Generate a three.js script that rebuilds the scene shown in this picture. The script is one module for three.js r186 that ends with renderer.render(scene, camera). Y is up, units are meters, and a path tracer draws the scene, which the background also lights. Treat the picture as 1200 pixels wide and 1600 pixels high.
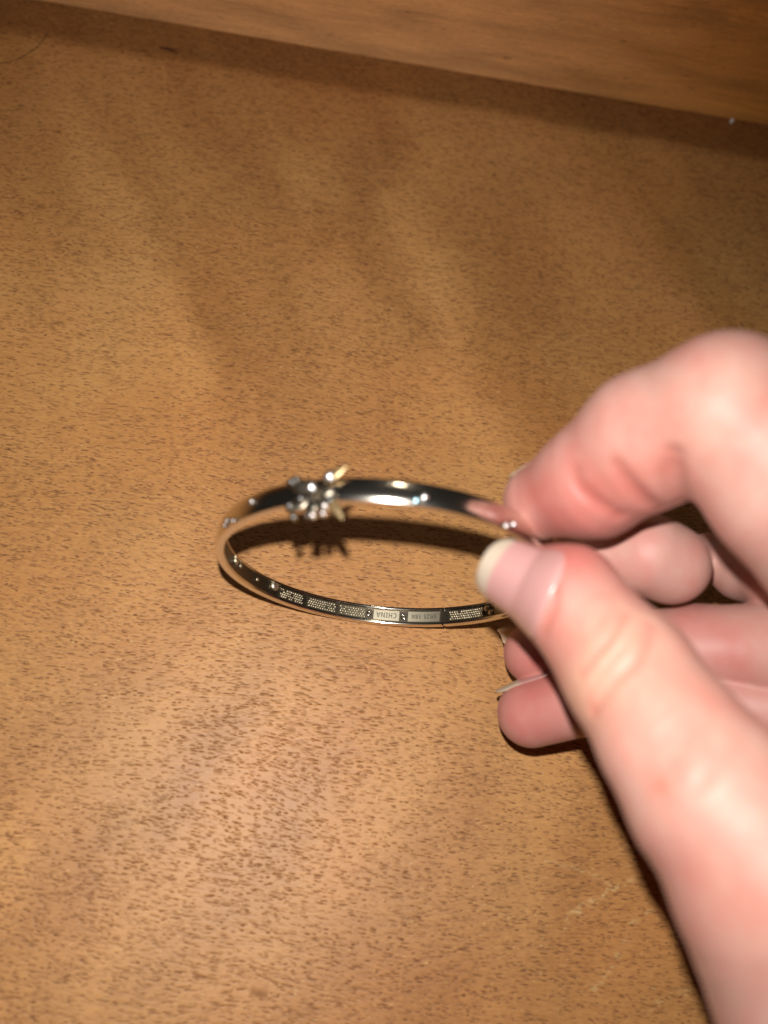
import * as THREE from 'three';
import { mergeGeometries } from 'three/addons/utils/BufferGeometryUtils.js';
import { ImprovedNoise } from 'three/addons/math/ImprovedNoise.js';
import { FontLoader } from 'three/addons/loaders/FontLoader.js';
import { TextGeometry } from 'three/addons/geometries/TextGeometry.js';

// ---------------------------------------------------------------- camera, lamps, exposure
const scene = new THREE.Scene();
const W = 1200, H = 1600, FPX = H / 2 / Math.tan(THREE.MathUtils.degToRad(30));
const V = (x, y, z) => new THREE.Vector3(x, y, z);
// the board is the plane y = 0; DOWN is its normal as the camera sees it (x right, y down, z forward)
const DOWN = V(-200 / FPX, 530 / FPX, 1).normalize(), EYE = 0.18047;
const wxC = V(1, 0, 0).addScaledVector(DOWN, -DOWN.x).normalize();
const upC = DOWN.clone().negate(), wzC = new THREE.Vector3().crossVectors(wxC, upC);
const rot = (c) => V(c.dot(wxC), c.dot(upC), c.dot(wzC));             // camera direction -> world direction
const EYEPOS = V(0, EYE, 0);
const ray = (u, v) => rot(V((u - W / 2) / FPX, (v - H / 2) / FPX, 1)); // not unit: length per metre of depth
const at = (u, v, depth) => ray(u, v).multiplyScalar(depth).add(EYEPOS);
const onFloor = (u, v) => { const r = ray(u, v); return r.multiplyScalar(-EYE / r.y).add(EYEPOS); };
const toPx = (p) => { const d = p.clone().sub(EYEPOS); const z = d.dot(FWD); return [W / 2 + FPX * d.dot(RIGHT) / z, H / 2 - FPX * d.dot(UP) / z, z]; };
const RIGHT = rot(V(1, 0, 0)), UP = rot(V(0, -1, 0)), FWD = rot(V(0, 0, 1));

const camera = new THREE.PerspectiveCamera(60, W / H, 0.01, 20);
camera.position.copy(EYEPOS);
camera.quaternion.setFromRotationMatrix(new THREE.Matrix4().makeBasis(RIGHT, UP, FWD.clone().negate()));
camera.focus = 0.187; camera.userData.fStop = 8.8;
camera.updateMatrixWorld(true);

scene.background = new THREE.Color().setRGB(0.016, 0.014, 0.012);
scene.environmentIntensity = 1;

// the phone's flash, 18 mm above the lens
const flash = new THREE.SpotLight(new THREE.Color().setRGB(1, 0.95, 0.89), 0.148, 0, THREE.MathUtils.degToRad(58.5), 1);
flash.position.copy(EYEPOS).addScaledVector(RIGHT, -0.0030).addScaledVector(UP, 0.018);
flash.target.position.copy(onFloor(350, 1020));
flash.castShadow = true; flash.shadow.radius = 0.11;
scene.add(flash, flash.target);

// a dim room lamp behind the raised side of the tray
const room = new THREE.PointLight(new THREE.Color().setRGB(1, 0.84, 0.62), 0.015);
room.castShadow = true; room.shadow.radius = 0.6;
scene.add(room);

const renderer = new THREE.WebGLRenderer({ antialias: true });
renderer.toneMapping = THREE.LinearToneMapping;
renderer.toneMappingExposure = 1.0;
renderer.shadowMap.enabled = true;

// ---------------------------------------------------------------- helpers
function rng(seed) { let a = seed >>> 0; return () => { a = (a + 0x6D2B79F5) | 0; let t = Math.imul(a ^ (a >>> 15), 1 | a); t = (t + Math.imul(t ^ (t >>> 7), 61 | t)) ^ t; return ((t ^ (t >>> 14)) >>> 0) / 4294967296; }; }
const P = new ImprovedNoise();
const fbm = (x, y, z, o = 3) => { let s = 0, a = 0.5; for (let i = 0; i < o; i++) { s += a * P.noise(x, y, z + i * 7.3); x *= 2.03; y *= 2.03; a *= 0.5; } return s; };
const clamp = (x, a = 0, b = 1) => Math.min(b, Math.max(a, x));
const sstep = (a, b, x) => { const t = clamp((x - a) / (b - a)); return t * t * (3 - 2 * t); };
function mesh(name, geo, mat, parent) {
  const m = new THREE.Mesh(geo, mat); m.name = name; m.castShadow = m.receiveShadow = true; (parent || scene).add(m); return m;
}
function tex(data, n, m, srgb) {
  const t = new THREE.DataTexture(data, n, m, THREE.RGBAFormat, THREE.UnsignedByteType);
  t.magFilter = THREE.LinearFilter; t.minFilter = THREE.LinearFilter; t.wrapS = t.wrapT = THREE.MirroredRepeatWrapping;
  if (srgb) t.colorSpace = THREE.SRGBColorSpace;
  t.needsUpdate = true; return t;
}

// ---------------------------------------------------------------- wood
// wall line and grain direction on the board
const A0 = onFloor(60, 0), A1 = onFloor(1200, 195);
const G = A1.clone().sub(A0).normalize();                 // along the grain and the raised side
const Q = V(-G.z, 0, G.x);                                // across the grain, towards the viewer
if (Q.dot(A0) > 0) Q.negate();
const SIZE = 0.36, N = 2048;
const corners = [[0, 0], [1200, 0], [0, 1600], [1200, 1600]].map(([u, v]) => onFloor(u, v));
const sMid = (Math.min(...corners.map((c) => c.dot(G))) + Math.max(...corners.map((c) => c.dot(G)))) / 2;
const tMid = (A0.dot(Q) + Math.max(...corners.map((c) => c.dot(Q)))) / 2;
const S0 = sMid - SIZE / 2, T0 = tMid - SIZE / 2;
const woodPx = (p) => [(p.dot(G) - S0) / SIZE * N, (p.dot(Q) - T0) / SIZE * N];

const WOOD = [0.432, 0.204, 0.065];
function woodMaps() {
  const R = rng(11), tone = new Float32Array(N * N), hgt = new Float32Array(N * N), pore = new Float32Array(N * N), red = new Float32Array(N * N);
  // the broad ribbons of the figure where they run on this board: [points, half width in mm, strength]
  const ribbons = [
    [[[60, 150], [130, 240], [185, 320], [240, 400], [290, 480], [318, 580], [322, 690]], 3.6, 0.20],
    [[[150, 130], [210, 250], [235, 340], [285, 430], [345, 520], [370, 640]], 3.6, -0.20],
    [[[0, 250], [70, 330], [120, 430], [190, 540], [220, 660]], 5.0, 0.10],
    [[[655, 165], [575, 255], [545, 320], [585, 420], [650, 510], [680, 600]], 4.5, -0.20],
    [[[730, 190], [655, 270], [630, 330], [670, 420], [730, 520]], 4.5, 0.12],
    [[[500, 170], [470, 280], [460, 380], [500, 520], [560, 660]], 4.5, 0.13],
    [[[860, 230], [800, 330], [810, 430], [870, 560]], 6.5, -0.15], [[[1010, 250], [950, 380], [960, 500]], 6, 0.07], [[[1130, 260], [1080, 380], [1060, 480]], 6, -0.13],
    [[[-40, 1400], [110, 1270], [230, 1150], [330, 1030], [350, 960]], 4.6, 0.13], [[[-40, 1310], [70, 1200], [170, 1090], [230, 1000]], 4.6, -0.16],
    [[[60, 1610], [230, 1420], [370, 1260], [470, 1120], [520, 1030]], 5.0, 0.16], [[[-10, 1500], [150, 1350], [290, 1210], [390, 1090]], 4.0, -0.14],
    [[[300, 1610], [430, 1440], [540, 1280], [590, 1150]], 5.0, 0.10], [[[190, 1610], [330, 1440], [450, 1290], [530, 1150]], 3.6, -0.12],
    [[[560, 1610], [660, 1450], [740, 1300], [760, 1180]], 6.0, -0.12], [[[760, 1610], [860, 1480], [900, 1300]], 7.0, -0.12],
  ].map(([pts, w, a]) => [new THREE.CatmullRomCurve3(pts.map(([u, v]) => { const [p, q] = woodPx(onFloor(u, v)); return V(p, q, 0); })).getPoints(36), 1.45 * w * N / SIZE / 1000, a * 0.62]);
  const M = 256, coarse = new Float32Array((M + 1) * (M + 1));
  for (let j = 0; j <= M; j++) for (let i = 0; i <= M; i++) {
    const wx = i * N / M, wy = j * N / M, jx = wx + 30 * P.noise(wx * 0.009, wy * 0.006, 3.3) + 26 * P.noise(wx * 0.03, wy * 0.035, 8.3), jy = wy; let sum = 0;
    for (const [pts, w, a] of ribbons) { let d = 1e9, e = 0; for (let k = 0; k < pts.length; k++) { const q = (pts[k].x - jx) ** 2 + (pts[k].y - jy) ** 2; if (q < d) { d = q; e = k / (pts.length - 1); } } sum += a * Math.exp(-d / (w * w)) * sstep(0, 0.2, Math.min(e, 1 - e) + 0.02); }
    coarse[j * (M + 1) + i] = sum;
  }
  const band = (i, j) => { const a = i * M / N, b = j * M / N, i0 = Math.floor(a), j0 = Math.floor(b), s = a - i0, t = b - j0, q = j0 * (M + 1) + i0; return (coarse[q] * (1 - s) + coarse[q + 1] * s) * (1 - t) + (coarse[q + M + 1] * (1 - s) + coarse[q + M + 2] * s) * t; };
  for (let j = 0; j < N; j++) for (let i = 0; i < N; i++) {
    const x = i / N * SIZE * 100, y = j / N * SIZE * 100;                 // cm
    const warpY = y + 0.5 * P.noise(x * 0.16, y * 0.2, 3.1);
    // curled figure: ribbons that cross the grain, bent and slanting more towards the near side
    const bend = x + 1.2 * P.noise(x * 0.13, y * 0.16, 31.7) + 0.028 * (y - 20) * (y - 20) + 0.5 * P.noise(x * 0.5, y * 0.35, 17.2);
    let f = 0.70 * fbm(bend * 0.30, y * 0.11, 1.5, 2) + 0.42 * fbm(bend * 0.85, y * 0.16, 5.2, 2)
      + 0.16 * fbm(x * 0.22, warpY * 0.34, 3.3, 2) + 0.15 * fbm(x * 0.35, warpY * 5.0, 9.7, 3);
    const fine = fbm(x * 3.2, warpY * 26, 2.2, 2);
    tone[j * N + i] = f * 0.42 + band(i, j) + fine * 0.22 + fbm(x * 9, warpY * 48, 14.2, 2) * 0.22 + (R() - 0.5) * 0.035;
    red[j * N + i] = fbm(x * 0.3 + 40, y * 0.3, 7.7, 2);
    hgt[j * N + i] = 0.62 + fine * 0.22 + (R() - 0.5) * 0.05;
  }
  const stroke = (arr, cx, cy, ang, len, wid, amt, taper = true) => {
    const c = Math.cos(ang), s = Math.sin(ang), rx = Math.ceil(len / 2 + wid + 1), b = Math.ceil(Math.abs(s) * len / 2 + wid * 2 + 1);
    for (let y = -b; y <= b; y++) for (let x = -rx; x <= rx; x++) {
      const px = Math.round(cx) + x, py = Math.round(cy) + y; if (px < 0 || py < 0 || px >= N || py >= N) continue;
      const dx = px - cx, dy = py - cy, a = dx * c + dy * s, n = -dx * s + dy * c, e = Math.abs(a) / (len / 2);
      if (e > 1) continue;
      const w = wid * (taper ? Math.sqrt(1 - e * e) + 0.15 : 1), k = n / w;
      const v = amt * Math.exp(-k * k) * (1 - e * e * 0.5); const q = py * N + px; if (v > arr[q]) arr[q] = v;
    }
  };
  const mm = N / SIZE / 1000, COUNT = 400000;
  for (let k = 0; k < COUNT; k++) {
    const i = R() * N, j = R() * N, x = i / N * SIZE * 100, y = j / N * SIZE * 100;
    const dens = 0.60 + 0.45 * fbm(x * 0.4, y * 0.9, 12.5, 2) + 0.25 * P.noise(x * 1.6, y * 3.5, 4.4);
    if (R() > dens) continue;
    const ang = 0.20 * P.noise(x * 0.25, y * 0.25, 21) + 0.13 * P.noise(x * 0.8, y * 0.8, 23) + 0.04 * (R() - 0.5) + 0.03 + 0.10 * sstep(0.45, 1, j / N) * (1 - i / N);
    stroke(pore, i, j, ang, (0.7 + R() * R() * 1.9) * mm, (0.065 + R() * 0.055) * mm, 0.30 + R() ** 1.6 * 1.15);
  }
  // stains, specks and scratches that the photograph shows, at their places on the board
  const stain = (u, v, len, wid, amt, ang = 0) => { const [a, b] = woodPx(onFloor(u, v)); stroke(pore, a, b, ang, len * mm, wid * mm, amt, false); };
  stain(262, 76, 4.6, 0.55, 1.7, 0.02); stain(270, 80, 3, 0.5, 1.2, 0.1);
  stain(88, 504, 3.2, 0.35, 1.0, -0.25); stain(80, 510, 1.5, 0.5, 0.7, 0.4); stain(127, 523, 2.2, 0.18, 1.0, 0.12); stain(42, 539, 0.7, 0.3, 1.2);
  stain(270, 629, 0.7, 0.16, 1.3); stain(270, 634, 0.8, 0.18, 1.3); stain(432, 290, 2.0, 0.5, 0.9); stain(640, 364, 0.7, 0.35, 1.2); stain(425, 78, 0.9, 0.4, 1);
  stain(404, 1552, 3.2, 0.8, 0.9, 0.1); stain(180, 1466, 1.6, 0.4, 0.9); stain(118, 1298, 1.6, 0.4, 0.8, 0.6); stain(455, 1140, 1.8, 0.6, 0.7); stain(340, 1204, 1.8, 0.5, 0.7, 0.15);
  for (let k = 0; k < 160; k++) stroke(pore, R() * N, R() * N, R() * 0.3, (0.6 + R() * 1.8) * mm, (0.2 + R() * 0.25) * mm, 0.5 + R() * 0.5, false);
  const pale = new Float32Array(N * N);
  const scratch = (pts, wid, amt) => {
    const q = pts.map(([u, v]) => woodPx(onFloor(u, v)));
    for (let k = 0; k + 1 < q.length; k++) {
      const L = Math.hypot(q[k + 1][0] - q[k][0], q[k + 1][1] - q[k][1]), n = Math.ceil(L / 3);
      for (let i = 0; i < n; i++) { const t = i / n; if (R() < 0.35) continue; stroke(pale, q[k][0] + (q[k + 1][0] - q[k][0]) * t + (R() - 0.5) * 5, q[k][1] + (q[k + 1][1] - q[k][1]) * t + (R() - 0.5) * 5, (R() - 0.5) * 0.5, (3 + R() * 7), wid * (0.5 + R() * 0.7), amt * (0.2 + R() * 0.6), false); }
    }
  };
  scratch([[1008, 1360], [985, 1375], [955, 1388], [935, 1405], [905, 1415], [888, 1432], [884, 1455]], 1.6, 0.9);
  scratch([[1020, 1422], [995, 1435], [978, 1460], [965, 1490], [950, 1520], [925, 1545]], 1.5, 0.7);
  scratch([[840, 1340], [900, 1355], [960, 1385]], 1.2, 0.55);
  scratch([[1085, 1540], [1050, 1555], [1010, 1580]], 1.4, 0.6);
  scratch([[855, 560], [868, 592], [862, 640], [880, 690]], 1.1, 0.3); scratch([[990, 470], [920, 520], [850, 545]], 1.0, 0.22);
  scratch([[180, 950], [120, 1040], [60, 1100]], 1.0, 0.2); scratch([[60, 1105], [20, 1125], [0, 1130]], 1.2, 0.35);
  for (let k = 0; k < 16000; k++) stroke(pale, R() * N, R() * N, (R() - 0.5) * 0.4, (0.25 + R() * 0.5) * mm, 0.07 * mm, 0.25 + R() * R() * 0.9, false);
  for (let k = 0; k < 150; k++) stroke(pale, R() * N, R() * N, R() * 3, (0.15 + R() * 0.25) * mm, (0.1 + R() * 0.08) * mm, 0.6 + R() * 0.4, false);
  const col = new Uint8Array(N * N * 4), bmp = new Uint8Array(N * N * 4), rgh = new Uint8Array(N * N * 4);
  const base = [WOOD[0], WOOD[1], WOOD[2]];
  const s8 = (x) => { x = clamp(x); return 255 * (x <= 0.0031308 ? 12.92 * x : 1.055 * x ** (1 / 2.4) - 0.055); };
  for (let q = 0; q < N * N; q++) {
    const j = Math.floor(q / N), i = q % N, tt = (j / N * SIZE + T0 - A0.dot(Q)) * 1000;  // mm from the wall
    // the strip along the wall is coloured darker, with an uneven edge
    const stripTone = 1 - 0.38 * sstep(14.5, 10.5, tt + 1.6 * P.noise(i * 0.004, 3, 1) + 0.8 * P.noise(i * 0.02, tt * 1.5, 8));
    const t = Math.max(0.15, 1 + tone[q] * 1.25) * stripTone, p = clamp(pore[q], 0, 1.6), w = clamp(pale[q]);
    const keep = 1 - clamp(p * 0.62, 0, 0.93), rd = red[q] * 0.15;
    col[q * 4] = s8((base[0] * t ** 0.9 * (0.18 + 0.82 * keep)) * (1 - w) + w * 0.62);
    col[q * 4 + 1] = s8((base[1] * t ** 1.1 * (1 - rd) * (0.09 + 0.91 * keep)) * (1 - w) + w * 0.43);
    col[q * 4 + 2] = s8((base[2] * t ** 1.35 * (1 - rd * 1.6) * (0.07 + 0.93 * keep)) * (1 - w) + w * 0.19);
    const h = clamp(hgt[q] - p * 0.42 + w * 0.12); bmp[q * 4] = bmp[q * 4 + 1] = bmp[q * 4 + 2] = h * 255;
    const r = clamp(0.48 + tone[q] * 0.08 + p * 0.25); rgh[q * 4] = rgh[q * 4 + 1] = rgh[q * 4 + 2] = r * 255;
    col[q * 4 + 3] = bmp[q * 4 + 3] = rgh[q * 4 + 3] = 255;
  }
  return [tex(col, N, N, true), tex(bmp, N, N), tex(rgh, N, N)];
}
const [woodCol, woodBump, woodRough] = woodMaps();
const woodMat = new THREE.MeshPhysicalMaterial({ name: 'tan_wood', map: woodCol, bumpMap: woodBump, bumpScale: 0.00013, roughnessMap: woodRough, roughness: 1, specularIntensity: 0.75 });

// floor of the tray: a slab under the wall's foot
{
  const thick = 0.006, pts = [], uv = [], idx = [];
  const sA = S0 - 0.10, sB = S0 + SIZE + 0.10, tA = A0.dot(Q) - 0.0127, tB = T0 + SIZE + 0.06;
  const P3 = (s, t, y) => G.clone().multiplyScalar(s).addScaledVector(Q, t).setY(y);
  const quad = (a, b, c, d) => { const o = pts.length / 3; for (const [s, t, y] of [a, b, c, d]) { pts.push(...P3(s, t, y).toArray()); uv.push((s - S0) / SIZE, (t - T0 + (y < 0 ? y : 0)) / SIZE); } idx.push(o, o + 1, o + 2, o, o + 2, o + 3); };
  quad([sA, tA, 0], [sA, tB, 0], [sB, tB, 0], [sB, tA, 0]);
  quad([sA, tA, -thick], [sB, tA, -thick], [sB, tB, -thick], [sA, tB, -thick]);
  quad([sA, tB, 0], [sA, tB, -thick], [sB, tB, -thick], [sB, tB, 0]);
  quad([sA, tA, 0], [sB, tA, 0], [sB, tA, -thick], [sA, tA, -thick]);
  quad([sA, tA, 0], [sA, tA, -thick], [sA, tB, -thick], [sA, tB, 0]);
  quad([sB, tA, 0], [sB, tB, 0], [sB, tB, -thick], [sB, tA, -thick]);
  const g = new THREE.BufferGeometry(); g.setAttribute('position', new THREE.Float32BufferAttribute(pts, 3)); g.setAttribute('uv', new THREE.Float32BufferAttribute(uv, 2)); g.setIndex(idx);
  let n = g.toNonIndexed(); n.computeVertexNormals();
  if (n.attributes.normal.getY(0) < 0) { for (let i = 0; i < idx.length; i += 3) { const k = idx[i]; idx[i] = idx[i + 1]; idx[i + 1] = k; } g.setIndex(idx); n = g.toNonIndexed(); n.computeVertexNormals(); }
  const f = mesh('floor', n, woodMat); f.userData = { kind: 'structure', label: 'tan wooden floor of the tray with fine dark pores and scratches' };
}
// raised side of the tray
const WALLH = 0.055, WALLT = 0.012;
{
  const n = 1024, m = 512, R = rng(5), a = new Uint8Array(n * m * 4), b = new Uint8Array(n * m * 4);
  const s8 = (x) => { x = clamp(x); return 255 * (x <= 0.0031308 ? 12.92 * x : 1.055 * x ** (1 / 2.4) - 0.055); };
  const LX = 0.36, LY = 0.055;
  const [u1] = [A1.dot(G) - S0];
  for (let j = 0; j < m; j++) for (let i = 0; i < n; i++) {
    const x = i / n * LX * 100, y = j / m * LY * 100, q = (j * n + i) * 4;
    const w = y + 0.15 * P.noise(x * 0.3, y, 2);
    let f = 1 + 0.5 * fbm(x * 0.3, w * 1.4, 3.3, 3) + 0.26 * fbm(x * 0.7, w * 9, 8.1, 3) + 0.22 * fbm(x * 5, w * 22, 1.1, 2) + (R() - 0.5) * 0.16 - 0.5 * sstep(0.30, 0.5, fbm(x * 2.2, w * 8, 12.4, 2));
    const torn = sstep(0.10, 0.45, fbm(x * 1.1, y * 4.5, 31, 3) + 0.35 * sstep(2.0, 3.4, y) - 0.18) ;     // rough torn fibres
    const fuzz = torn * (0.5 + 1.4 * Math.abs(fbm(x * 12, y * 16, 6.6, 2)));
    const reddish = sstep(u1 * 100 - 10, u1 * 100 + 1, x);
    const c = [0.78 * (1 - 0.12 * reddish), 0.39 * (1 - 0.26 * reddish), 0.155 * (1 - 0.6 * reddish)];
    for (let k = 0; k < 3; k++) a[q + k] = s8(c[k] * f * (1 + fuzz * 0.35));
    b[q] = b[q + 1] = b[q + 2] = 255 * clamp(0.5 + 0.5 * fbm(x * 5, w * 22, 1.1, 2) + fuzz * 0.35);
    a[q + 3] = b[q + 3] = 255;
  }
  const mat = new THREE.MeshPhysicalMaterial({ name: 'side_wood', map: tex(a, n, m, true), bumpMap: tex(b, n, m), bumpScale: 0.00022, roughness: 0.58 });
  // profile across the wall with slightly rounded upper edges, extruded along the grain
  const r = 0.0012, sh = new THREE.Shape();
  sh.moveTo(0, 0.00002); sh.lineTo(0, WALLH - r); sh.quadraticCurveTo(0, WALLH, -r, WALLH); sh.lineTo(-WALLT + r, WALLH); sh.quadraticCurveTo(-WALLT, WALLH, -WALLT, WALLH - r); sh.lineTo(-WALLT, 0.00002); sh.closePath();
  const len = SIZE + 0.16, g = new THREE.ExtrudeGeometry(sh, { depth: len, bevelEnabled: false, curveSegments: 6 });
  const p = g.attributes.position, uv = new Float32Array(p.count * 2);
  for (let i = 0; i < p.count; i++) {
    const across = p.getX(i), y = p.getY(i), s = p.getZ(i) + S0 - 0.08;
    uv[i * 2] = (s - S0) / LX; uv[i * 2 + 1] = (y - across) / LY;
    const w = G.clone().multiplyScalar(s).addScaledVector(Q, A0.dot(Q) + across).setY(y); p.setXYZ(i, w.x, w.y, w.z);
  }
  g.setAttribute('uv', new THREE.BufferAttribute(uv, 2));
  const mir = V(0, 0, 0).crossVectors(Q, V(0, 1, 0)).dot(G) < 0;
  if (mir) for (const k of ['position', 'uv']) { const at_ = g.attributes[k], s = at_.itemSize; for (let i = 0; i < at_.count; i += 3) for (let c = 0; c < s; c++) { const t = at_.array[(i + 1) * s + c]; at_.array[(i + 1) * s + c] = at_.array[(i + 2) * s + c]; at_.array[(i + 2) * s + c] = t; } }
  g.computeVertexNormals();
  const wl = mesh('wall', g, mat); wl.userData = { kind: 'structure', label: 'raised reddish brown wooden side of the tray along its back' };
}
room.position.copy(onFloor(620, 90)).addScaledVector(Q, -0.050).add(V(0, 0.25, 0));
// a fallen hair and a white crumb
{
  const pts = [[76, 48], [70, 62], [58, 78], [40, 91], [20, 99], [4, 101], [-14, 100]].map(([u, v], i) => onFloor(u, v).setY(0.00012 + 0.0008 * Math.sin(i / 6 * Math.PI)));
  const g = new THREE.TubeGeometry(new THREE.CatmullRomCurve3(pts), 60, 0.00006, 6);
  const h = mesh('hair', g, new THREE.MeshStandardMaterial({ name: 'dark_hair', color: new THREE.Color().setRGB(0.02, 0.01, 0.006), roughness: 0.5 }));
  h.userData = { label: 'fine dark curved hair lying on the wooden floor, top left corner', category: 'hair' };
  const c = new THREE.IcosahedronGeometry(0.0007, 2), p = c.attributes.position;
  for (let i = 0; i < p.count; i++) { const k = 1 + 0.35 * P.noise(p.getX(i) * 2500, p.getY(i) * 2500, p.getZ(i) * 2500); p.setXYZ(i, p.getX(i) * k * 0.8, p.getY(i) * k * 1.1, p.getZ(i) * k * 0.8); }
  c.computeVertexNormals();
  const m = mesh('crumb', c, new THREE.MeshStandardMaterial({ name: 'white_crumb', color: new THREE.Color().setRGB(0.8, 0.76, 0.7), roughness: 0.7 }));
  m.position.copy(onFloor(1142, 191)).setY(0.0005);
  m.userData = { label: 'tiny white crumb at the foot of the raised wooden side', category: 'crumb' };
}

// ---------------------------------------------------------------- bangle
const RC = 0.0295;                                          // middle of the band
const ringC = V(0.000325, 0.0095534, 0.1589335), ringN = V(-0.0865774, 0.9045962, -0.4173849).normalize(); // seen from the camera
const bN = rot(ringN), bC = rot(ringC).add(EYEPOS);
const bY = V(0, 1, 0).addScaledVector(bN, -bN.y).normalize();
const bX = new THREE.Vector3().crossVectors(bY, bN).normalize();
const HALF = 0.0019, TOUT = 0.00085, BASE = RC + TOUT;
const bangle = new THREE.Group(); bangle.name = 'bangle'; scene.add(bangle);
bangle.quaternion.setFromRotationMatrix(new THREE.Matrix4().makeBasis(bX, bY, bN));
bangle.position.copy(bC).addScaledVector(bY, -BASE);
{ // set it down on the wood
  const low = bangle.position.y - HALF * Math.abs(bN.y) * 0.9; bangle.position.y -= low - 0.00015;
}
bangle.userData = { label: 'slim two tone metal bangle with stone studs held upright on the wood', category: 'bracelet' };
bangle.updateMatrixWorld(true);
const ringPoint = (phi, rad, ax) => V(rad * Math.cos(phi), BASE + rad * Math.sin(phi), ax);        // in the bangle's axes
const ringPx = (phi, rad, ax) => toPx(bangle.localToWorld(ringPoint(phi, rad, ax)));
// angle and side offset of the point of the band that shows at a pixel
function ringFind(u, v, rad, lo, hi) {
  let best = [1e9];
  for (let phi = lo; phi <= hi; phi += 0.004) for (let ax = -0.007; ax <= 0.007; ax += 0.0002) {
    const [a, b] = ringPx(phi, rad, ax), d = Math.hypot(a - u, b - v); if (d < best[0]) best = [d, phi, ax];
  }
  return best;
}
const metal = (name, r, g, b, rough, extra = {}) => new THREE.MeshPhysicalMaterial({ name, color: new THREE.Color().setRGB(r, g, b), metalness: 1, roughness: rough, ...extra });
const silver = metal('white_metal', 0.74, 0.70, 0.64, 0.16), gold = metal('yellow_metal', 0.55, 0.41, 0.22, 0.5), plateM = metal('matt_metal', 0.66, 0.60, 0.46, 0.42), bedM = metal('dull_metal', 0.24, 0.21, 0.15, 0.42), inkM = metal('worn_lettering', 0.20, 0.18, 0.13, 0.5);
const dimM = metal('grey_stone', 0.15, 0.155, 0.15, 0.36);
const dark = metal('oxidised_metal', 0.13, 0.11, 0.08, 0.42), stoneM = metal('clear_stone', 0.95, 0.95, 0.97, 0.33), iceM = metal('pale_blue_stone', 0.5, 0.85, 0.98, 0.33), midM = metal('misty_stone', 0.50, 0.45, 0.43, 0.36);
function lathe(profile, n, a0 = 0, a1 = Math.PI * 2) {       // profile: [radius, side offset, ...] closed
  const pos = [], idx = [], m = profile.length;
  for (let i = 0; i <= n; i++) { const f = a0 + (a1 - a0) * i / n; for (const [r, a] of profile) pos.push(...ringPoint(f, r, a).toArray()); }
  for (let i = 0; i < n; i++) for (let k = 0; k < m; k++) { const a = i * m + k, b = i * m + (k + 1) % m, c = a + m, d = b + m; idx.push(a, c, b, b, c, d); }
  const g = new THREE.BufferGeometry(); g.setAttribute('position', new THREE.Float32BufferAttribute(pos, 3)); g.setIndex(idx);
  const q = g.toNonIndexed(); q.computeVertexNormals();
  return q;
}
function smoothed(g, deg) { // normals averaged over faces within an angle
  const p = g.attributes.position, nn = g.attributes.normal, map = new Map(), key = (i) => `${Math.round(p.getX(i) * 1e6)},${Math.round(p.getY(i) * 1e6)},${Math.round(p.getZ(i) * 1e6)}`;
  for (let i = 0; i < p.count; i++) { const k = key(i); if (!map.has(k)) map.set(k, []); map.get(k).push(i); }
  const out = new Float32Array(p.count * 3), c = Math.cos(deg * Math.PI / 180), A = V(), B = V();
  for (const list of map.values()) for (const i of list) {
    A.fromBufferAttribute(nn, i); const S = V(0, 0, 0);
    for (const j of list) { B.fromBufferAttribute(nn, j); if (A.dot(B) >= c) S.add(B); }
    S.normalize(); out.set([S.x, S.y, S.z], i * 3);
  }
  g.setAttribute('normal', new THREE.BufferAttribute(out, 3)); return g;
}
// band: domed outside, channel inside between two rims
const RI = RC - 0.00085, RO = RC + TOUT;
const bandProfile = [];
for (let k = 0; k <= 10; k++) { const a = -1 + k / 5; bandProfile.push([RC + 0.0004 + 0.00045 * Math.sqrt(Math.max(0, 1 - a * a * 0.96)), a * HALF]); }
bandProfile.push([RI + 0.0003, HALF], [RI + 0.00008, HALF - 0.0001], [RI, HALF - 0.00028], [RI + 0.00006, HALF - 0.00052], [RI + 0.00075, HALF - 0.00062]);
bandProfile.push([RI + 0.00075, -HALF + 0.00062], [RI + 0.00006, -HALF + 0.00052], [RI, -HALF + 0.00028], [RI + 0.00008, -HALF + 0.0001], [RI + 0.0003, -HALF]);
const SEAM = ringFind(692, 962, RI, Math.PI, 2 * Math.PI)[1];
mesh('band', smoothed(lathe(bandProfile, 320, SEAM + 0.0075, SEAM + Math.PI * 2 - 0.0075), 40), silver, bangle);
// oxidised lining at the channel's bottom
mesh('lining', lathe([[RI + 0.00072, -HALF + 0.00064], [RI + 0.00072, HALF - 0.00064], [RI + 0.0008, HALF - 0.0006], [RI + 0.0008, -HALF + 0.0006]].map(([r, a]) => [r - 0.00002, a]), 240), dark, bangle);
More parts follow.
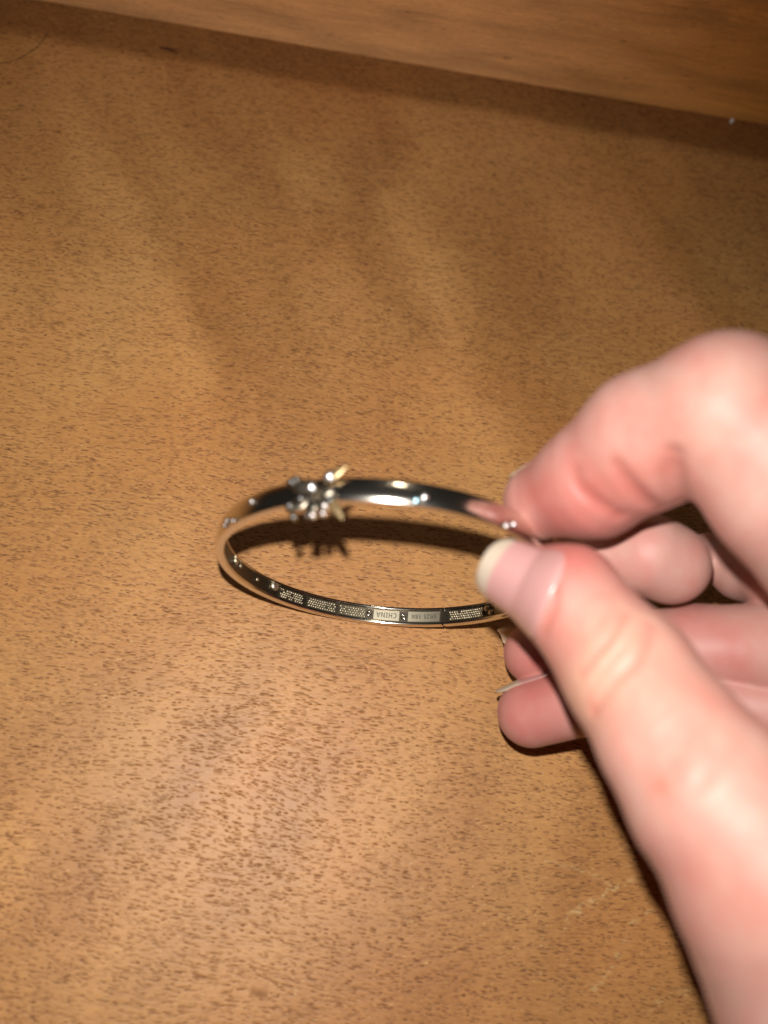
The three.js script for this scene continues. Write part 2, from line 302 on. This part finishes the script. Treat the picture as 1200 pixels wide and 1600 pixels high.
// hinge in the gap
{
  const pin = new THREE.CylinderGeometry(0.00022, 0.00022, HALF * 1.9, 12); pin.rotateX(Math.PI / 2);
  const c = ringPoint(SEAM, RC + 0.0001, 0); pin.translate(c.x, c.y, c.z);
  const h = mesh('hinge', pin, metal('satin_metal', 0.8, 0.76, 0.66, 0.5), bangle); h.userData.label = 'pale hinge pin in the gap of the band';
}
const frameAt = (phi, rad, ax, inward) => {                 // x along the band, y across, z out of the surface
  const n = V(Math.cos(phi), Math.sin(phi), 0).multiplyScalar(inward ? -1 : 1), t = V(-Math.sin(phi), Math.cos(phi), 0), s = new THREE.Vector3().crossVectors(n, t);
  const o = ringPoint(phi, rad, ax); return new THREE.Matrix4().makeBasis(t, s, n).setPosition(o);
};
const font = await new FontLoader().loadAsync('fonts/droid/droid_sans_bold.typeface.json');
{
  const sgn = 1, sgnY = 1, beadR = rng(77);
  const edge = (u, v) => ringFind(u, v, RI + 0.0003, Math.PI * 0.9, Math.PI * 2.05)[1];
  const plates = [[[440, 916], [474, 934], 'bead'], [[482, 935], [525, 949], 'bead'], [[532, 947], [571, 957], 'bead'], [[584, 958], [623, 965], 'CHINA'], [[637, 965], [686, 967], 'S925 18K'], [[701, 967], [754, 957], 'bead']]
    .map(([a, b, k]) => [edge(...a), edge(...b), k]);
  // the same plates go on round the rest of the band
  let f = plates[5][1] + 0.10; while (f < Math.PI * 2.35) { plates.push([f, f + 0.165, 'bead']); f += 0.215; }
  for (const [a, b, kind] of plates) {
    const top = RI + 0.00034, bot = RI + 0.00074, hw = HALF - 0.00085, gs = [];
    const n = 10, prof = [[bot, -hw - 0.00012], [bot, hw + 0.00012], [top + 0.00005, hw + 0.00006], [top, hw], [top, -hw], [top + 0.00005, -hw - 0.00006]];
    const g = lathe(prof, n, a, b); gs.push(g);
    // end faces
    for (const e of [a, b]) { const sh = prof.map(([r, x]) => ringPoint(e, r, x)), pos = []; for (let k = 1; k + 1 < sh.length; k++) pos.push(...sh[0].toArray(), ...sh[k].toArray(), ...sh[k + 1].toArray()); const q = new THREE.BufferGeometry(); q.setAttribute('position', new THREE.Float32BufferAttribute(pos, 3)); q.computeVertexNormals(); gs.push(q); }
    const pl = mesh('plate', mergeGeometries(gs), kind === 'bead' ? bedM : plateM, bangle);
    if (kind === 'bead') {
      const bs = [], nx = Math.max(4, Math.round((b - a) * RI / 0.00052));
      for (let i = 0; i < nx; i++) for (let r = 0; r < 4; r++) {
        const h = beadR() * 10; if (h < 0.7) continue;   // worn beads
        const s = new THREE.SphereGeometry(0.00015 + 0.0001 * h / 10, 10, 8); s.scale(1, 1, 0.9);
        s.applyMatrix4(frameAt(a + (b - a) * (i + 0.5 + (r % 2 ? 0.22 : -0.22)) / nx, top, (r - 1.5) * 0.00048, true)); bs.push(s);
      }
      const bd = mesh('beading', mergeGeometries(bs), plateM, pl); bd.userData.kind = 'stuff';
    } else {
      const size = kind === 'CHINA' ? 0.00115 : 0.00095, glyphs = [];
      const t0 = new TextGeometry(kind, { font, size, depth: 0.00003, curveSegments: 3, bevelEnabled: false });
      t0.computeBoundingBox(); const bb = t0.boundingBox, L = (b - a) * RI * 0.80;
      const k = Math.min(1, L / (bb.max.x - bb.min.x));
      t0.translate(-(bb.max.x + bb.min.x) / 2, -(bb.max.y + bb.min.y) / 2, 0); t0.scale(k, 1, 1);
      {
        const q = t0.attributes.position, mid = (a + b) / 2;      // bent to follow the plate
        for (let i = 0; i < q.count; i++) { const w = ringPoint(mid - q.getX(i) / RI * sgn, top - 0.00001 - q.getZ(i), q.getY(i) * sgnY); q.setXYZ(i, w.x, w.y, w.z); }
        t0.computeVertexNormals();
      } glyphs.push(t0);
      const tx = mesh('lettering', mergeGeometries(glyphs), inkM, pl); tx.userData.label = `small dark letters ${kind} stamped upside down`;
    }
  }
  // round bosses with a hole, between plates
  for (const [u, v] of [[577, 957], [630, 962]]) {
    const [, phi] = ringFind(u, v, RI + 0.0004, Math.PI, 2 * Math.PI);
    const g = new THREE.TorusGeometry(0.00042, 0.00017, 10, 24); g.applyMatrix4(frameAt(phi, RI + 0.0004, 0, true));
    const ri = mesh('boss', g, silver, bangle);
    const d = new THREE.CylinderGeometry(0.00036, 0.00036, 0.0001, 16); d.rotateX(Math.PI / 2); d.applyMatrix4(frameAt(phi, RI + 0.0006, 0, true)); mesh('hole', d, dark, ri);
  }
  // bright polished rivets on the inside
  for (const [u, v, s] of [[370, 876, 1.0], [377, 884, 0.6], [430, 915, 1.3], [760, 950, 0.9], [766, 956, 0.8], [403, 905, 0.5]]) {
    const [, phi, ax] = ringFind(u, v, RI + 0.0004, Math.PI * 0.9, 2 * Math.PI);
    const g = new THREE.SphereGeometry(0.00075 * s, 16, 12); g.scale(1, 1, 0.55); g.applyMatrix4(frameAt(phi, RI + 0.00045, clamp(ax, -0.0011, 0.0011), true));
    mesh('rivet', g, plateM, bangle);
  }
}
// stone studs on the outside
function stone(phi, ax, r, parent, rad = RO, mat = stoneM) {

  const cup = new THREE.CylinderGeometry(r * 1.15, r * 0.8, r * 1.1, 18); cup.rotateX(Math.PI / 2); cup.translate(0, 0, r * 0.1); cup.applyMatrix4(frameAt(phi, rad, ax, false));
  const set = mesh('setting', cup, silver, parent);
  const s = new THREE.SphereGeometry(r, 16, 12); s.scale(1, 1, 0.75); s.translate(0, 0, r * 0.6); s.applyMatrix4(frameAt(phi, rad, ax, false));
  return mesh('stone', s, mat, parent.isGroup ? set : set);
}
for (const [u, v, r] of [[650, 783, 0.00062], [663, 778, 0.00058], [790, 822, 0.00052], [802, 819, 0.00055], [394, 784, 0.0006], [356, 814, 0.00048], [363, 826, 0.00048], [352, 822, 0.0004]]) {
  const [, phi, ax] = ringFind(u, v, RO, 0.2, Math.PI * 1.1);
  stone(phi, clamp(ax, -0.0017, 0.0017), r, bangle, RO - 0.0001, u === 650 ? iceM : u > 600 ? stoneM : midM);
}
// flower of stones with two gold leaves
{
  const pos = (u, v) => ringFind(u, v, RO + 0.0006, 0.9, 2.7);
  const [, pc] = pos(492, 772);
  const fl = new THREE.Group(); fl.name = 'flower'; bangle.add(fl);
  const [, pHub, aHub] = pos(492, 772);
  const petalM = metal('petal_metal', 0.30, 0.265, 0.21, 0.38);
  const hubP = ringPoint(pHub, RO + 0.0004, aHub);
  const leafShape = (p, q, n, wid, thick, over) => {   // a pointed leaf from p to q, n its outward normal
    const L = p.distanceTo(q), g = new THREE.SphereGeometry(1, 22, 14), P0 = g.attributes.position;
    for (let i = 0; i < P0.count; i++) { const x = P0.getX(i), k = 1 - 0.45 * Math.abs(x) ** 1.5; P0.setXYZ(i, x * L * over, P0.getY(i) * wid * k, P0.getZ(i) * thick * k); }
    const x = q.clone().sub(p).normalize(), y = new THREE.Vector3().crossVectors(n, x).normalize(), z = new THREE.Vector3().crossVectors(x, y);
    g.applyMatrix4(new THREE.Matrix4().makeBasis(x, y, z).setPosition(p.clone().add(q).multiplyScalar(0.5))); g.computeVertexNormals(); return g;
  };
  for (const [u, v] of [[449, 750], [446, 803], [484, 809], [511, 800], [478, 748], [524, 768]]) {
    const [, f, a] = pos(u, v);
    mesh('petal', leafShape(hubP, ringPoint(f, RO + 0.0009, a), V(Math.cos(f), Math.sin(f), 0), 0.00115, 0.0005, 0.44), petalM, fl);
  }
  for (const [u, v, r] of [[453, 751, 0.0006], [461, 747, 0.0005], [485, 761, 0.00085], [514, 744, 0.00085], [468, 778, 0.00055], [487, 803, 0.0007], [480, 805, 0.0006], [506, 790, 0.0007], [503, 800, 0.0006], [515, 780, 0.0006], [456, 806, 0.0006], [450, 788, 0.0006]]) {
    const [, f, a] = ringFind(u, v, RO + 0.0014, 0.9, 2.7);
    stone(f, a, r * 0.98, fl, RO + 0.0009, r > 0.0008 ? stoneM : v > 786 && u > 475 ? midM : dimM);
  }
  for (const [u0, v0, u1, v1] of [[508, 754, 543, 729], [512, 778, 536, 812]]) {
    const a = pos(u0, v0), b = pos(u1, v1);
    const p = ringPoint(a[1], RO + 0.0006, a[2]), q = ringPoint(b[1], RO + 0.0010, b[2]);
    const g = leafShape(p, q, V(Math.cos(a[1]), Math.sin(a[1]), 0), 0.0008, 0.0004, 0.56);
    const lf = mesh('leaf', g, gold, fl); lf.userData.label = 'yellow gold leaf of the flower';
  }
}

// ---------------------------------------------------------------- hand
const chainsPx = {
  thumb: [[816, 907, 0.1345, 56], [888, 935, 0.130, 79], [984, 1056, 0.1225, 99], [1052, 1158, 0.116, 112], [1118, 1248, 0.1115, 134], [1245, 1392, 0.107, 187], [1430, 1700, 0.104, 270], [1600, 2060, 0.102, 300]],
  index: [[846, 783, 0.1435, 60], [925, 752, 0.1365, 87], [1012, 688, 0.130, 106], [1135, 641, 0.1225, 117], [1245, 752, 0.120, 138], [1420, 930, 0.122, 165], [1470, 1350, 0.124, 220], [1500, 1750, 0.120, 280]],
  middle: [[905, 862, 0.157, 44], [960, 868, 0.153, 54], [1012, 866, 0.150, 60], [1048, 882, 0.151, 57], [1070, 872, 0.163, 32], [1110, 866, 0.166, 30], [1158, 890, 0.162, 44], [1240, 905, 0.152, 66], [1440, 960, 0.140, 110], [1480, 1300, 0.130, 180]],
  ring: [[836, 1021, 0.170, 49], [950, 1012, 0.165, 54], [1085, 1014, 0.156, 66], [1230, 1018, 0.150, 78], [1430, 1040, 0.145, 110], [1480, 1300, 0.132, 180]],
  little: [[830, 1114, 0.166, 53], [940, 1084, 0.161, 58], [1090, 1098, 0.154, 62], [1230, 1110, 0.150, 74], [1420, 1150, 0.146, 100], [1480, 1350, 0.130, 180]],
};
const chains = {};
for (const [k, c] of Object.entries(chainsPx)) chains[k] = c.map(([u, v, z, r]) => { const p = at(u, v, z); return [p.x, p.y, p.z, r * z / FPX]; });
const segs = {};
for (const [k, c] of Object.entries(chains)) segs[k] = c.slice(0, -1).map((a, i) => { const b = c[i + 1], d = [b[0] - a[0], b[1] - a[1], b[2] - a[2]]; return [...a, ...d, b[3] - a[3], 1 / (d[0] * d[0] + d[1] * d[1] + d[2] * d[2])]; });
const smin = (a, b, k) => { const h = Math.max(k - Math.abs(a - b), 0) / k; return Math.min(a, b) - h * h * k * 0.25; };
const finger = (L, x, y, z) => {
  let d = 1;
  for (const s of L) {
    const px = x - s[0], py = y - s[1], pz = z - s[2]; let t = (px * s[4] + py * s[5] + pz * s[6]) * s[8]; t = t < 0 ? 0 : t > 1 ? 1 : t;
    const e = Math.hypot(px - s[4] * t, py - s[5] * t, pz - s[6] * t) - s[3] - s[7] * t; d = d === 1 ? e : smin(d, e, 0.0022);
  }
  return d;
};
const bumps = [];       // [x, y, z, radius, height]: pads and folds
const SL = Object.values(segs);
function body(x, y, z) {
  const f = SL.map((L) => finger(L, x, y, z));
  let d = smin(f[0], f[1], 0.0006);
  d = smin(d, f[2], 0.0007); d = smin(d, smin(f[3], f[4], 0.0005), 0.0007);
  for (const b of bumps) { const q = ((x - b[0]) ** 2 + (y - b[1]) ** 2 + (z - b[2]) ** 2) / (b[3] * b[3]); if (q < 6) d -= b[4] * Math.exp(-q); }
  return d;
}
const grooves = [];     // [[points], width, depth]
function sdf(x, y, z) {
  let d = body(x, y, z);
  if (Math.abs(d) < 0.002) for (const [pts, w, dep, box] of grooves) {
    if (x < box[0] || y < box[1] || z < box[2] || x > box[3] || y > box[4] || z > box[5]) continue;
    let m = 1, tt = 0;
    for (let i = 0; i + 1 < pts.length; i++) { const a = pts[i], b = pts[i + 1], ex = b.x - a.x, ey = b.y - a.y, ez = b.z - a.z; let t = ((x - a.x) * ex + (y - a.y) * ey + (z - a.z) * ez) / (ex * ex + ey * ey + ez * ez); t = clamp(t); const q = Math.hypot(x - a.x - ex * t, y - a.y - ey * t, z - a.z - ez * t); if (q < m) { m = q; tt = (i + t) / (pts.length - 1); } }
    d += dep * Math.exp(-(m * m) / (w * w)) * Math.sin(Math.PI * clamp(tt, 0.08, 0.92)) ** 0.5;
  }
  return d;
}
function pick(u, v) { const r = ray(u, v).normalize(); let t = 0.05; for (let i = 0; i < 200; i++) { const d = body(r.x * t, EYE + r.y * t, r.z * t); if (d < 1e-5) break; t += d * 0.8; if (t > 0.3) return null; } return r.multiplyScalar(t).add(EYEPOS); }
const bump = (u, v, r, h) => { const p = pick(u, v); if (p) bumps.push([p.x, p.y, p.z, r, h]); };
const groove = (list, w, dep) => {
  const raw = new THREE.CatmullRomCurve3(list.map(([u, v]) => V(u, v, 0))).getPoints(list.length * 4), pts = raw.map((q) => pick(q.x, q.y)).filter(Boolean), m = w * 3;
  if (pts.length < 2) return;
  grooves.push([pts, w, dep, [Math.min(...pts.map((p) => p.x)) - m, Math.min(...pts.map((p) => p.y)) - m, Math.min(...pts.map((p) => p.z)) - m, Math.max(...pts.map((p) => p.x)) + m, Math.max(...pts.map((p) => p.y)) + m, Math.max(...pts.map((p) => p.z)) + m]]);
};
// pads and folds, placed where they show on the skin
bump(905, 800, 0.007, 0.0003); bump(1100, 640, 0.008, 0.0008); bump(1040, 1010, 0.006, 0.0005); bump(940, 960, 0.006, 0.0004);
groove([[897, 738], [905, 762], [930, 785], [966, 806]], 0.0011, 0.0008);
groove([[965, 730], [985, 760], [1010, 785], [1040, 800]], 0.0012, 0.0010);
groove([[1052, 712], [1050, 745], [1058, 778], [1072, 800]], 0.0014, 0.0018);
groove([[980, 958], [955, 995], [930, 1025], [908, 1055]], 0.0006, 0.00042);
groove([[852, 866], [866, 898], [866, 945], [850, 990]], 0.0006, 0.00041);
groove([[1020, 975], [1000, 1020], [962, 1062], [926, 1112]], 0.0007, 0.0007);
groove([[1000, 968], [975, 1008], [945, 1042], [918, 1082]], 0.0007, 0.0003);
for (let k = 0; k < 13; k++) { // fine lines across the thumb
  const t = k / 12, u = 925 + 150 * t + 12 * Math.sin(k * 2.7), v = 925 + 270 * t + 13 * Math.sin(k * 1.9), w = 62 + 16 * Math.sin(k * 5.1), c = 5 * Math.sin(k * 3.3);
  groove([[u + w * 0.55, v - w * 0.62 + c], [u + w * 0.2, v - w * 0.1], [u - w * 0.3, v + w * 0.3 + c], [u - w * 0.62, v + w * 0.8]], 0.0004 + 0.00015 * Math.sin(k * 1.3), 0.000045 + 0.00004 * Math.sin(k * 4.1));
}
for (let k = 0; k < 9; k++) groove([[975 + k * 13, 846 + k * 2], [982 + k * 13, 880 + k * 2], [978 + k * 12, 905 + k * 3]], 0.0004, 0.00004);   // ridges of the curled middle finger
for (let k = 0; k < 6; k++) groove([[860 + k * 22, 790 - k * 22], [880 + k * 22, 812 - k * 18], [905 + k * 22, 830 - k * 16]], 0.0006, 0.00004);
groove([[1120, 1180], [1100, 1215], [1080, 1240]], 0.0012, 0.0003);

// surface nets over blocks near the skin
function skinMesh(cell) {
  const lo = [1, 1, 1], hi = [-1, -1, -1], e = 0.004;
  for (const c of Object.values(chains)) for (const p of c) for (let k = 0; k < 3; k++) { lo[k] = Math.min(lo[k], p[k] - p[3] - e); hi[k] = Math.max(hi[k], p[k] + p[3] + e); }
  const Bk = 8, nb = [0, 1, 2].map((k) => Math.ceil((hi[k] - lo[k]) / cell / Bk)), n = nb.map((q) => q * Bk + 1);
  const F = new Float32Array(n[0] * n[1] * n[2]).fill(NaN), id = (i, j, k) => (k * n[1] + j) * n[0] + i;
  const half = cell * Bk / 2, reach = half * Math.sqrt(3) + cell * 2 + 0.002; const live = [];
  for (let c = 0; c < nb[2]; c++) for (let b = 0; b < nb[1]; b++) for (let a = 0; a < nb[0]; a++) {
    const d = body(lo[0] + (a * Bk) * cell + half, lo[1] + b * Bk * cell + half, lo[2] + c * Bk * cell + half);
    if (Math.abs(d) > reach) continue;
    live.push([a, b, c]);
    for (let k = 0; k <= Bk; k++) for (let j = 0; j <= Bk; j++) for (let i = 0; i <= Bk; i++) {
      const I = a * Bk + i, J = b * Bk + j, K = c * Bk + k, q = id(I, J, K); if (F[q] === F[q]) continue;
      F[q] = sdf(lo[0] + I * cell, lo[1] + J * cell, lo[2] + K * cell);
    }
  }
  const vert = new Map(), pos = [], idx = [];
  const corner = [[0, 0, 0], [1, 0, 0], [0, 1, 0], [1, 1, 0], [0, 0, 1], [1, 0, 1], [0, 1, 1], [1, 1, 1]], edges = [[0, 1], [2, 3], [4, 5], [6, 7], [0, 2], [1, 3], [4, 6], [5, 7], [0, 4], [1, 5], [2, 6], [3, 7]];
  for (const [a, b, c] of live) for (let k = c * Bk; k < c * Bk + Bk; k++) for (let j = b * Bk; j < b * Bk + Bk; j++) for (let i = a * Bk; i < a * Bk + Bk; i++) {
    const v = corner.map((o) => F[id(i + o[0], j + o[1], k + o[2])]); let neg = 0; for (const x of v) neg += x < 0;
    if (neg === 0 || neg === 8) continue;
    let x = 0, y = 0, z = 0, m = 0;
    for (const [p, q] of edges) if ((v[p] < 0) !== (v[q] < 0)) { const t = v[p] / (v[p] - v[q]); x += corner[p][0] + (corner[q][0] - corner[p][0]) * t; y += corner[p][1] + (corner[q][1] - corner[p][1]) * t; z += corner[p][2] + (corner[q][2] - corner[p][2]) * t; m++; }
    vert.set(id(i, j, k), pos.length / 3); pos.push(lo[0] + (i + x / m) * cell, lo[1] + (j + y / m) * cell, lo[2] + (k + z / m) * cell);
  }
  const st = [1, n[0], n[0] * n[1]];
  for (const [a, b, c] of live) for (let k = c * Bk; k < c * Bk + Bk; k++) for (let j = b * Bk; j < b * Bk + Bk; j++) for (let i = a * Bk; i < a * Bk + Bk; i++) {
    const q = id(i, j, k), f0 = F[q];
    for (let ax = 0; ax < 3; ax++) {
      const f1 = F[q + st[ax]]; if ((f0 < 0) === (f1 < 0)) continue;
      const s1 = st[(ax + 1) % 3], s2 = st[(ax + 2) % 3];
      const A = vert.get(q), B = vert.get(q - s1), C = vert.get(q - s1 - s2), D = vert.get(q - s2);
      if (A === undefined || B === undefined || C === undefined || D === undefined) continue;
      if (f0 < 0) idx.push(A, B, C, A, C, D); else idx.push(A, C, B, A, D, C);
    }
  }
  const nor = new Float32Array(pos.length), h = cell * 0.7;
  for (let i = 0; i < pos.length; i += 3) {
    const [x, y, z] = [pos[i], pos[i + 1], pos[i + 2]], g = V(sdf(x + h, y, z) - sdf(x - h, y, z), sdf(x, y + h, z) - sdf(x, y - h, z), sdf(x, y, z + h) - sdf(x, y, z - h)).normalize();
    nor[i] = g.x; nor[i + 1] = g.y; nor[i + 2] = g.z;
  }
  const g = new THREE.BufferGeometry(); g.setAttribute('position', new THREE.Float32BufferAttribute(pos, 3)); g.setAttribute('normal', new THREE.BufferAttribute(nor, 3)); g.setIndex(idx); return g;
}
const SKIN = [0.51, 0.272, 0.230];
const hand = new THREE.Group(); hand.name = 'hand'; scene.add(hand);
hand.userData = { label: 'bare right hand pinching the bangle between thumb and index finger', category: 'hand' };
{
  const base0 = at(1118, 1248, 0.13); base0.y = 0; hand.position.copy(base0);
  const g = skinMesh(0.0006), p = g.attributes.position, col = new Float32Array(p.count * 3);
  // skin tone: pinker fingertips, paler and yellower over the knuckles, reddish folds, mottling
  const spots = [];
  const spot = (u, v, r, c, k) => { const q = pick(u, v); if (q) spots.push([q, r, c, k]); };
  const RED = [0.88, 0.60, 0.61], PALE = [1.06, 1.10, 1.06], YEL = [1.02, 1.03, 0.86], WARM = [0.95, 0.78, 0.70];
  spot(850, 805, 0.012, RED, 0.9); spot(930, 800, 0.010, RED, 0.55); spot(990, 740, 0.010, [0.92, 0.74, 0.72], 0.7); spot(1130, 640, 0.012, PALE, 0.8); spot(1180, 600, 0.010, [0.95, 0.8, 0.78], 0.5);
  spot(830, 1110, 0.009, RED, 0.95); spot(825, 1030, 0.008, RED, 0.9); spot(1020, 880, 0.006, [0.95, 0.88, 0.9], 0.6);
  spot(900, 880, 0.006, RED, 0.75); spot(865, 1010, 0.005, RED, 0.5); spot(960, 1000, 0.008, YEL, 0.6); spot(905, 1090, 0.005, YEL, 0.7); spot(1075, 950, 0.005, RED, 0.6); spot(1100, 1010, 0.006, RED, 0.5);
  spot(1034, 1228, 0.0011, [0.95, 0.62, 0.5], 0.7); spot(1050, 1130, 0.010, WARM, 0.5); spot(1120, 1200, 0.010, PALE, 0.5); spot(1050, 1330, 0.008, [0.88, 0.72, 0.72], 0.6); spot(1180, 1440, 0.012, WARM, 0.5); spot(1150, 1050, 0.008, RED, 0.5);
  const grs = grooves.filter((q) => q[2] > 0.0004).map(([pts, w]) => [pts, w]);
  for (let i = 0; i < p.count; i++) {
    const x = p.getX(i), y = p.getY(i), z = p.getZ(i), c = [SKIN[0], SKIN[1], SKIN[2]];
    for (const [q, r, t, k] of spots) { const d = ((x - q.x) ** 2 + (y - q.y) ** 2 + (z - q.z) ** 2) / (r * r); if (d > 6) continue; const w = k * Math.exp(-d); for (let a = 0; a < 3; a++) c[a] *= 1 + (t[a] - 1) * w; }
    const m = fbm(x * 160, y * 160, z * 160, 3), f = fbm(x * 600 + 9, y * 600, z * 600, 2);
    c[0] *= 1 + 0.05 * m; c[1] *= 1 + 0.34 * m + 0.16 * f; c[2] *= 1 + 0.34 * m + 0.16 * f;
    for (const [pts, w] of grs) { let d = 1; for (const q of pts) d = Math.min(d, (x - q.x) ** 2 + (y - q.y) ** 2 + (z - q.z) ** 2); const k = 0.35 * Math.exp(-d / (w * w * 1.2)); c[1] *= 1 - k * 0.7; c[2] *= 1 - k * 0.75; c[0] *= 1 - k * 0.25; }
    col.set(c, i * 3);
  }
  g.setAttribute('color', new THREE.BufferAttribute(col, 3));
  g.translate(-base0.x, -base0.y, -base0.z);
  const mat = new THREE.MeshPhysicalMaterial({ name: 'skin', vertexColors: true, roughness: 0.5, specularIntensity: 0.65, sheen: 0.2, sheenRoughness: 0.5, sheenColor: new THREE.Color().setRGB(1, 0.6, 0.5) });
  mesh('skin', g, mat, hand);
  console.log('skin', p.count, g.index.count / 3);
  const nailMat = new THREE.MeshPhysicalMaterial({ name: 'nail', vertexColors: true, roughness: 0.34, clearcoat: 0.7, clearcoatRoughness: 0.26 });
  function nail(name, chain, upDir, back, length, width, label, edgeShare, along) {
    const own = Object.values(segs)[Object.values(chains).indexOf(chain)];
    const tip = V(...chain[0]), ax = along ? along.clone().normalize() : tip.clone().sub(V(...chain[1])).normalize();
    const up = upDir.clone().addScaledVector(ax, -upDir.dot(ax)).normalize(), side = new THREE.Vector3().crossVectors(ax, up), r0 = chain[0][3];
    const NS = 30, NT = 20, pos = [], colr = [], idx = [], top = [];
    const L = []; let last = null;
    for (let i = 0; i <= NS; i++) {
      const s = i / NS, o = tip.clone().addScaledVector(ax, -back + s * length), row = [];
      const wid = Math.min(s < 0.3 ? Math.sqrt(1 - (1 - s / 0.3) ** 2 * 0.75) : 1, s > 0.8 ? Math.sqrt(1 - ((s - 0.8) / 0.2) ** 2 * 0.7) : 1);
      for (let j = 0; j <= NT; j++) {
        const t = (j / NT * 2 - 1), ang = t * wid * width / 2 / r0, dir = up.clone().multiplyScalar(Math.cos(ang)).addScaledVector(side, Math.sin(ang));
        let d = 0.016; for (let k = 0; k < 60; k++) { const q = o.clone().addScaledVector(dir, d), f = finger(own, q.x, q.y, q.z); if (f < 2e-5 || d < 0.001) break; d -= f * 0.8; }
        let rr = d + 0.00022 * (1 - t * t * 0.5); if (last) { const slope = last[j] - 0.00006; if (s > 0.45 && rr < slope) rr = slope; }
        row.push(rr); pos.push(...o.clone().addScaledVector(dir, rr).sub(base0).toArray());
        const e = sstep(edgeShare - 0.03, edgeShare + 0.03, s + 0.06 * t * t), lun = sstep(0.16, 0.05, s) * 0.5, c0 = [0.43, 0.225, 0.215], c1 = [0.43, 0.355, 0.275];
        colr.push(...c0.map((v, a) => (v + (c1[a] - v) * e) * (1 + lun * 0.25)));
      }
      last = row;
    }
    const m = NT + 1; const top0 = pos.slice();
    for (let i = 0; i < NS; i++) for (let j = 0; j < NT; j++) { const a = i * m + j, b = a + 1, c = a + m, d = c + 1; idx.push(a, b, c, b, d, c); }
    // underside, 0.35 mm below, and rim
    const K = (NS + 1) * m, ctr = [];
    for (let i = 0; i <= NS; i++) { const o = tip.clone().addScaledVector(ax, -back + i / NS * length).sub(base0); for (let j = 0; j <= NT; j++) { const q = V(...top0.slice((i * m + j) * 3, (i * m + j) * 3 + 3)), d = o.clone().sub(q).normalize().multiplyScalar(0.00035); pos.push(...q.add(d).toArray()); colr.push(0.5, 0.36, 0.24); } }
    for (let i = 0; i < NS; i++) for (let j = 0; j < NT; j++) { const a = K + i * m + j, b = a + 1, c = a + m, d = c + 1; idx.push(a, c, b, b, c, d); }
    const rim = []; for (let j = 0; j < NT; j++) rim.push(j); for (let i = 0; i < NS; i++) rim.push(i * m + NT); for (let j = NT; j > 0; j--) rim.push(NS * m + j); for (let i = NS; i > 0; i--) rim.push(i * m);
    for (let k = 0; k < rim.length; k++) { const a = rim[k], b = rim[(k + 1) % rim.length]; idx.push(a, b + K, b, a, a + K, b + K); }
    const ng = new THREE.BufferGeometry(); ng.setAttribute('position', new THREE.Float32BufferAttribute(pos, 3)); ng.setAttribute('color', new THREE.Float32BufferAttribute(colr, 3)); ng.setIndex(idx); ng.computeVertexNormals();
    const o = mesh(name, ng, nailMat, hand); o.userData.label = label; return o;
  }
  const back = FWD.clone().negate();
  nail('thumbnail', chains.thumb, back.clone().addScaledVector(UP, -0.12).addScaledVector(RIGHT, -0.30), 0.0068, 0.0122, 0.0118, 'long pink thumbnail with a pale yellowish free edge', 0.82, RIGHT.clone().multiplyScalar(-0.80).addScaledVector(UP, 0.42).addScaledVector(FWD, 0.38));
  nail('fingernail', chains.ring, UP.clone().multiplyScalar(0.62).addScaledVector(FWD, 0.78).addScaledVector(RIGHT, -0.3), 0.007, 0.0142, 0.0090, 'pale fingernail of the ring finger under the thumb', 0.6);
  nail('fingernail_001', chains.little, UP.clone().multiplyScalar(1.0).addScaledVector(FWD, 0.2), 0.0080, 0.0131, 0.0076, 'pale fingernail of the lowest curled finger', 0.62);
  nail('fingernail_002', chains.index, UP.clone().multiplyScalar(0.5).addScaledVector(FWD, 0.8).addScaledVector(RIGHT, -0.2), 0.007, 0.0125, 0.010, 'edge of the index fingernail above the bangle', 0.66);
}

renderer.render(scene, camera);
